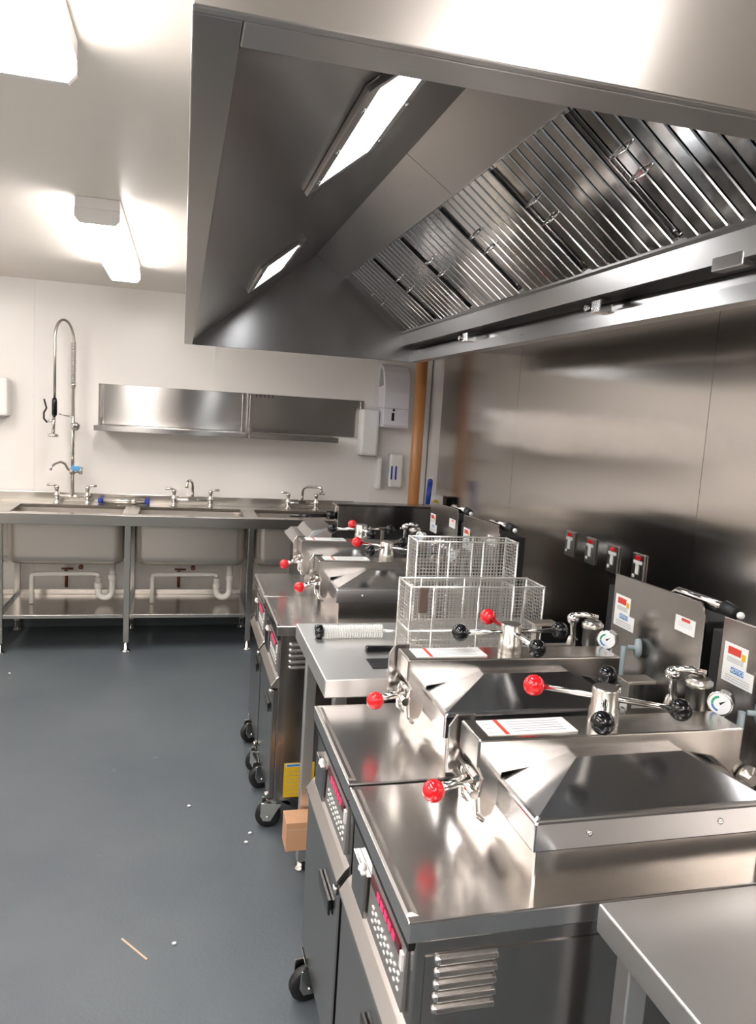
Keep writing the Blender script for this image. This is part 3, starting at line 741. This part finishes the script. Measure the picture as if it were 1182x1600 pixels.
# ------------------------------------------------------------------ sink unit along the back wall
SY0, SY1 = 5.05, 5.685
sk = thing('sink_unit', 'long stainless triple-bowl sink unit standing along the white back wall', 'sink', (0, SY0, 0))
bowls = [(-1.06, -.345), (-.285, .445), (.50, 1.215)]
k = MB(); z0, z1 = .895, .912
X0, X1 = -1.75, 1.30
k.box((X0, 0, .845), (X1, .012, z1)); k.box((X0, .012, z0), (X1, .085, z1)); k.box((X0, .46, z0), (X1, SY1 - SY0, z1))
edges = [X0] + [e for b_ in bowls for e in (b_[0] + .02, b_[1] - .02)] + [X1]
for i in range(0, len(edges), 2): k.box((edges[i], .085, z0), (edges[i + 1], .46, z1))
k.build('worktop', 'sink', sk, .002)
k = MB(); k.box((X0, SY1 - SY0 - .015, z1), (X1, SY1 - SY0, .978)); k.build('upstand', 'sink', sk, .003)
def rr(x0, x1, y0, y1, r, z, n=6):
    out = []
    for cx, cy, a0 in ((x1 - r, y1 - r, 0), (x0 + r, y1 - r, PI / 2), (x0 + r, y0 + r, PI), (x1 - r, y0 + r, 1.5 * PI)):
        for i in range(n + 1): a = a0 + PI / 2 * i / n; out.append((cx + r * math.cos(a), cy + r * math.sin(a), z))
    return out
for bx0, bx1 in bowls:
    k = MB(); rings = []
    for ins, z in ((0, .894), (.001, .88), (.004, .632), (.0045, .622), (.010, .594), (.022, .577), (.045, .570), (.055, .570)):
        rings.append(rr(bx0 + ins, bx1 - ins, .065 + ins, .48 - ins, .07, z))
    n = len(k.v); c = len(rings[0])
    for r in rings: k.v += r
    for i in range(len(rings) - 1):
        for j in range(c): k.face([n + i * c + j, n + i * c + (j + 1) % c, n + (i + 1) * c + (j + 1) % c, n + (i + 1) * c + j], True)
    k.face(list(range(n + (len(rings) - 1) * c, n + len(rings) * c)), True)
    bo = k.build('bowl', 'bowl', sk, 0, None, .003)
    # waste trap under each bowl
    tx = bx1 - .09; p = MB()
    def arc(cx, cz, r, a0, a1, n=8): return [(cx + r * math.cos(a0 + (a1 - a0) * i / n), .30, cz + r * math.sin(a0 + (a1 - a0) * i / n)) for i in range(n + 1)]
    p.tube([(tx, .30, .575), (tx, .30, .36)] + arc(tx - .045, .345, .045, 0, -PI) + [(tx - .09, .30, .44)], .021, 14)
    p.lathe((tx, .30, .42), (0, 0, 1), [(.026, 0), (.027, .004), (.027, .035), (.024, .04)], 16)
    p.lathe((tx - .09, .30, .365), (0, 0, 1), [(.026, 0), (.027, .004), (.027, .035), (.024, .04)], 16)
    p.tube([(tx - .09, .30, .44), (tx - .095, .30, .462), (tx - .12, .30, .468), (bx0 + .14, .30, .462), (bx0 + .12, .30, .455), (bx0 + .115, .30, .43), (bx0 + .115, .30, .262)], .0165, 12)
    lab(p.build('waste_trap', 'pvc', sk), 'white plastic waste trap')
    if bx0 < .4:
        xm = bx0 + .29
        for xx, zz in ((xm, .40), (xm + .10, .44)):
            v = MB(); v.tube([(xx, .60, zz + .02), (xx, .60, zz - (.10 if xx == xm else .01))], .011, 10); v.lathe((xx, .59, zz + .012), (0, -1, 0), [(.016, 0), (.016, .03), (.010, .036)], 12)
            if xx == xm: v.tube([(xx - .03, .57, zz + .04), (xx + .05, .57, zz + .04)], .007, 8)
            v.build('isolating_valve', 'copper', sk)
lx = [-1.70, -1.085, -.322, .472, 1.26]
for i, x in enumerate(lx):
    for y in (.035, .575):
        l = MB(); l.box((x - .019, y - .019, .065), (x + .019, y + .019, .895)); lg = l.build('leg', 'sink', sk, .003)
        f = MB(); f.lathe((x, y, 0), (0, 0, 1), [(.032, 0), (.033, .006), (.018, .014), (.0165, .07)], 16); f.build('foot', 'chrome', lg)
for a, b_ in zip(lx[:-1], lx[1:]):
    s = MB(); s.box((a + .02, .012, .232), (b_ - .02, .575, .256)); s.box((a + .02, .56, .256), (b_ - .02, .575, .292)); s.box((a + .02, .55, .50), (b_ - .02, .575, .53)); s.build('undershelf', 'sink', sk, .002)
# rear modesty sheet between the legs

# taps
def pillar(parent, x, lever_dir, z=.912):
    k = MB(); k.lathe((x, 0, 0), (0, 0, 1), [(.026, 0), (.026, .008), (.014, .014), (.013, .035), (.020, .045), (.021, .062), (.013, .072), (.012, .10), (.017, .104), (.017, .118), (.008, .124)], 16)
    p = k.build('pillar', 'chrome', parent)
    k = MB(); k.tube([(x, 0, .118), (x + lever_dir * .02, -.008, .126), (x + lever_dir * .062, -.012, .128)], [.010, .008, .009], 10); k.build('lever', 'chrome', p)
def tap(name, label, xc, half, spout):
    t = thing(name, label, 'tap', (xc, 5.585, .912), 'chrome taps on the sink unit')
    pillar(t, -half, -1); pillar(t, half, 1)
    k = MB(); k.tube([(-half, 0, .05), (half, 0, .05)], .010, 10); k.box((-.03, -.015, .045), (.03, .015, .075)); k.build('bridge', 'chrome', t, .003)
    k = MB(); k.tube(spout, .010, 12); k.lathe(spout[-1], (0, 0, -1), [(.012, 0), (.012, .018)], 12); k.build('spout', 'chrome', t)
    return t
tap('mixer_tap', 'chrome twin-lever mixer tap behind the middle sink bowl', .085, .128, [(0, 0, .06), (0, 0, .15), (-.005, -.01, .178), (-.02, -.04, .195), (-.035, -.08, .19), (-.042, -.10, .165)])
tap('mixer_tap', 'chrome mixer tap with squared swivel spout behind the right-hand bowl', .885, .105, [(0, 0, .06), (0, 0, .14), (.008, -.01, .165), (.03, -.03, .178), (.10, -.09, .185), (.12, -.11, .180), (.122, -.112, .165)])
pr_ = thing('pre_rinse_tap', 'tall chrome pre-rinse spray tap with sprung hose above left sink bowl', 'tap', (-.728, 5.585, .912), 'chrome taps on the sink unit')
pillar(pr_, -.10, -1); pillar(pr_, .10, 1)
k = MB(); k.tube([(-.10, 0, .05), (.10, 0, .05)], .011, 10); k.tube([(0, 0, .05), (0, 0, .80)], .0125, 12)
k.lathe((0, 0, .20), (0, 0, 1), [(.013, 0), (.022, .005), (.022, .04), (.013, .05)], 14); k.lathe((0, 0, .80), (0, 0, 1), [(.017, 0), (.017, .03)], 12)
k.tube([(0, 0, .225), (.055, -.01, .225)], .014, 10); k.lathe((.055, -.012, .205), (0, 0, 1), [(.012, 0), (.014, .02), (.014, .05)], 10)
k.lathe((.018, -.01, .535), (0, -1, 0), [(.026, 0), (.03, .004), (.03, .022), (.012, .03)], 16)
k.tube([(0, 0, .60), (-.05, -.02, .605), (-.085, -.04, .615)], .005, 8); k.build('riser', 'chrome', pr_)
k = MB(); k.box((-.005, -.028, .232), (.055, -.010, .262)); lab(k.build('temperature_tag', 'lightblue', pr_, .003), 'light blue tag')
k = MB(); k.tube([(-.01, 0, .225), (-.03, -.01, .24), (-.045, -.02, .275), (-.07, -.05, .29), (-.10, -.09, .278), (-.12, -.12, .258), (-.122, -.122, .235)], .009, 12); k.build('spout', 'chrome', pr_)
# hose arch (spring) and spray gun
hp = []
for i in range(15):
    a = PI * i / 14; hp.append((-.05 + .052 * math.cos(a) + .0 - .005 * math.sin(a), -.055 + .055 * math.cos(a), 1.10 + .14 * math.sin(a)))
path = [(0, 0, .83), (.0, 0, .95)] + hp + [(-.102, -.11, 1.0), (-.102, -.11, .72)]
k = MB(); k.tube(path, .009, 12); k.build('hose', 'castmetal', pr_)
k = MB(); hel = []
zs0, zs1, turns = .83, 1.10, 26
for i in range(turns * 10 + 1):
    a = 2 * PI * i / 10; z = zs0 + (zs1 - zs0) * i / (turns * 10); hel.append((.016 * math.cos(a), .016 * math.sin(a), z))
k.tube(hel, .0032, 6); k.build('spring', 'chrome', pr_)
k = MB(); k.lathe((-.102, -.11, .60), (0, 0, 1), [(.013, 0), (.017, .01), (.017, .10), (.013, .12)], 14); lab(k.build('grip', 'black', pr_), 'black grip')
k = MB(); k.tube([(-.104, -.11, .60), (-.106, -.115, .55), (-.108, -.12, .49)], .011, 12); k.lathe((-.108, -.12, .492), (0, 0, -1), [(.012, 0), (.028, .012), (.034, .016), (.034, .028), (.026, .03)], 18); k.tube([(-.106, -.115, .57), (-.14, -.12, .565)], .009, 10); k.build('spray_head', 'chrome', pr_)
k = MB(); k.tube([(-.145, -.12, .555), (-.165, -.125, .58), (-.165, -.125, .62), (-.15, -.12, .65), (-.16, -.122, .69), (-.165, -.122, .71)], .006, 8); lab(k.build('trigger', 'black', pr_), 'black trigger lever')
# steel tube with blue ends lying on the sink back ledge
t = thing('steel_tube', 'steel tube with blue end caps lying behind the first sink divider', 'tube', (-.385, 5.60, .9355))
k = MB(); k.tube([(-.15, 0, 0), (.15, 0, 0)], .021, 16); k.lathe((.05, 0, 0), (1, 0, 0), [(.0215, 0), (.023, .002), (.023, .03), (.0215, .032)], 16); k.build('body', 'sink', t)
for s in (-1, 1):
    k = MB(); k.lathe((s * .145, 0, 0), (s, 0, 0), [(.0222, 0), (.0222, .026), (.016, .03)], 16); lab(k.build('end_cap', 'blue', t), 'blue end cap')

# ------------------------------------------------------------------ wall shelves
def wall_shelf(label, x0, x1, z0, z1, sx1, depth):
    t = thing('wall_shelf', label, 'shelf', (x0, YB - .001, z0), 'steel wall shelves over the sinks')
    w_ = x1 - x0
    k = MB(); k.box((0, -.012, .015), (w_, 0, z1 - z0)); k.build('back_sheet', 'shelf', t, .002)
    k = MB(); k.box((0, -depth, 0), (sx1 - x0, -.012, .012)); k.box((0, -depth, -.022), (sx1 - x0, -depth + .010, .012)); k.build('shelf_board', 'shelf', t, .002)
    for bx in (.015, w_ - .03):
        k = MB(); k.prism([(bx, -.012, .012), (bx, -.012, z1 - z0 - .01), (bx, -.022, z1 - z0 - .01), (bx, -.03, .06), (bx, -depth * .3, .012)], (.018, 0, 0)); k.build('bracket', 'shelf', t, .002)
    return t
wall_shelf('left steel wall shelf above the sinks, its bright back sheet unbroken', -.575, .452, 1.455, 1.752, .452, .30)
ws = wall_shelf('right steel wall shelf above the sinks, its board shorter than its back sheet', .462, 1.345, 1.455, 1.752, 1.10, .30)
k = MB()
for i in range(5): k.box((.06 + .03 * i, -.0135, .275), (.066 + .03 * i, -.012, .29))
k.build('slots', 'black_and_shade', ws)

# ------------------------------------------------------------------ dispensers, pipe and bits on the walls
t = thing('towel_dispenser', 'tall pale paper towel dispenser with rounded top, left of the tan pipe', 'dispenser', (1.55, YB - .002, 1.565))
k = MB(); pr = [(0, 0), (-.19, 0), (-.20, .02), (-.20, .26), (-.19, .34), (-.16, .41), (-.11, .455), (-.05, .475), (0, .475)]
k.prism([(-.10, y, z) for y, z in pr], (.20, 0, 0)); k.build('cover', 'lavender', t, .006)
k = MB(); k.box((-.035, -.203, .05), (-.015, -.199, .11)); k.lathe((-.02, -.2, .13), (0, -1, 0), [(.010, 0), (.008, .004)], 12); k.build('lock', 'black_and_shade', t)
k = MB(); k.box((-.102, -.202, .14), (.102, -.004, .143)); k.build('seam', 'grey_ink', t)
k = MB(); k.prism([(-.103, y, z) for y, z in ((-.03, .30), (-.16, .31), (-.12, .42), (-.05, .45))], (.003, 0, 0)); k.build('side_window', 'grey_ink', t)
o = MB(); o.box((0, -.13, 0), (.14, 0, .35)); q = o.build('hand_towel_dispenser', 'white', None, .02, (1.305, YB - .002, 1.34)); tag(q, 'white box dispenser on back wall below the right shelf end', 'dispenser')
k = MB(); k.box((.01, -.12, -.004), (.13, -.02, .001)); k.build('slot', 'grey_ink', q)
o = MB(); o.box((0, -.10, 0), (.105, 0, .26)); q = o.build('soap_dispenser', 'white', None, .014, (1.555, YB - .002, 1.105)); tag(q, 'white soap dispenser with blue slots under the towel dispenser', 'dispenser')
for x in (.016, .050):
    k = MB(); k.box((x - .007, -.1025, .06), (x + .007, -.099, .165)); lab(k.build('level_window', 'blue', q, .003), 'blue window')
o = MB(); o.box((0, -.10, 0), (.03, 0, .24)); q = o.build('cup_dispenser', 'white', None, .006, (1.46, YB - .002, 1.09)); tag(q, 'narrow white dispenser left of the soap dispenser', 'dispenser')
o = MB(); o.box((0, -.14, 0), (.22, 0, .26)); q = o.build('roll_dispenser', 'white', None, .02, (-1.355, YB - .002, 1.49)); tag(q, 'white dispenser on back wall at the left edge, above the sinks', 'dispenser')
k = MB(); k.box((.02, -.13, -.004), (.20, -.02, .001)); k.build('slot', 'grey_ink', q)
t = thing('drain_pipe', 'tan painted vertical pipe in the far right corner', 'pipe', (1.685, 5.36, 0))
k = MB(); k.tube([(0, 0, 0), (0, 0, ZC)], .042, 20); k.build('pipe', 'tan', t)
o = MB(); o.box((0, 0, 0), (.06, .05, ZC)); q = o.build('cable_trunking', 'white', None, .003, (1.80, 5.645, 0)); tag(q, 'white vertical cable trunking in the far right corner', 'trunking')
t = thing('isolator_switch', 'small grey switch box with yellow and red knob on right wall', 'switch', (XR - .0095, 5.23, 1.04))
k = MB(); k.box((-.10, -.04, -.045), (0, .04, .055)); k.build('box', 'white', t, .005)
k = MB(); k.lathe((-.06, -.04, .0), (0, -1, 0), [(.026, 0), (.026, .008)], 18); k.build('plate', 'yellow', t)
k = MB(); k.lathe((-.09, -.02, .0), (-1, 0, 0), [(.020, 0), (.018, .02)], 14); lab(k.build('knob', 'red', t), 'red knob')
o = MB(); o.box((-.05, -.04, -.05), (0, .04, .06)); q = o.build('switch_box', 'black', None, .004, (XR - .009, 5.02, 1.05)); tag(q, 'black box on the right wall next to the grey switch', 'switch')
k = MB(); k.box((-.052, -.02, 0), (-.05, .02, .03)); k.build('rocker', 'rubber', q)
t = thing('floor_brush', 'blue-handled brush leaning in the far right corner behind the cabinet', 'brush', (1.60, 4.93, 0))
k = MB(); k.tube([(0, 0, .05), (.085, .09, 1.03)], .012, 10); k.build('shaft', 'chrome', t)
k = MB(); k.tube([(.083, .088, 1.02), (.098, .10, 1.21)], [.017, .019], 14); k.ball((.098, .10, 1.212), .019); lab(k.build('grip', 'blue', t), 'blue grip')
k = MB(); k.box((-.12, -.03, .035), (.12, .03, .06)); k.box((-.115, -.026, 0), (.115, .026, .036)); k.build('head', 'blue', t, .004)

# switched socket outlets on the cladding
def socket_(y, label):
    t = thing('wall_socket', label, 'socket', (XR - .0085, y, 1.085), 'switched outlets on steel cladding')
    k = MB(); k.box((-.009, -.044, -.062), (0, .044, .062)); k.build('plate', 'castmetal', t, .005)
    k = MB(); k.box((-.013, -.016, .036), (-.009, .016, .052)); lab(k.build('switch_neon', 'red', t), 'red switch')
    k = MB(); k.box((-.012, -.030, .018), (-.009, .030, .032)); k.box((-.012, -.010, -.026), (-.009, .012, .018)); k.lathe((-.009, .024, -.036), (-1, 0, 0), [(.009, 0), (.007, .003)], 10); k.build('legend', 'white', t, .001)
    return t
for y, L in ((3.30, 'farthest of the four steel wall sockets'), (3.105, 'second farthest steel wall socket of the four'), (2.915, 'third steel wall socket, next to the nearest one'), (2.72, 'nearest of the four steel wall sockets, above the fryer back panel')):
    socket_(y, L)

# litter on the floor
t = MB(); t.hexa([(-.003, -.066, 0), (.003, -.066, 0), (.003, .066, 0), (-.003, .066, 0), (-.003, -.066, .003), (.003, -.066, .003), (.003, .066, .003), (-.003, .066, .003)])
o = t.build('wooden_stick', 'wood', None, .0008, (-.098, 2.198, 0)); o.rotation_euler = (0, 0, math.radians(37)); tag(o, 'thin pale wooden stick lying on the blue-grey floor', 'stick')
crumbs = [(.07, 3.02), (.30, 2.78), (.28, 2.72), (.02, 2.20), (-.95, 4.70)]
for (x, y_), L in zip(crumbs, ('pale crumb on the floor left of the far fryers', 'pale crumb on the floor nearest the cardboard box', 'white crumb on the floor just left of the far caster wheels', 'white crumb beside the wooden stick', 'white crumb near the left sink leg')):
    t = MB(); t.ball((0, 0, .004), .007, 7, 5, (1.2, .8, .6)); o = t.build('crumb', 'bristle', None, 0, (x, y_, 0)); tag(o, L, 'crumb', 'crumbs on the floor')
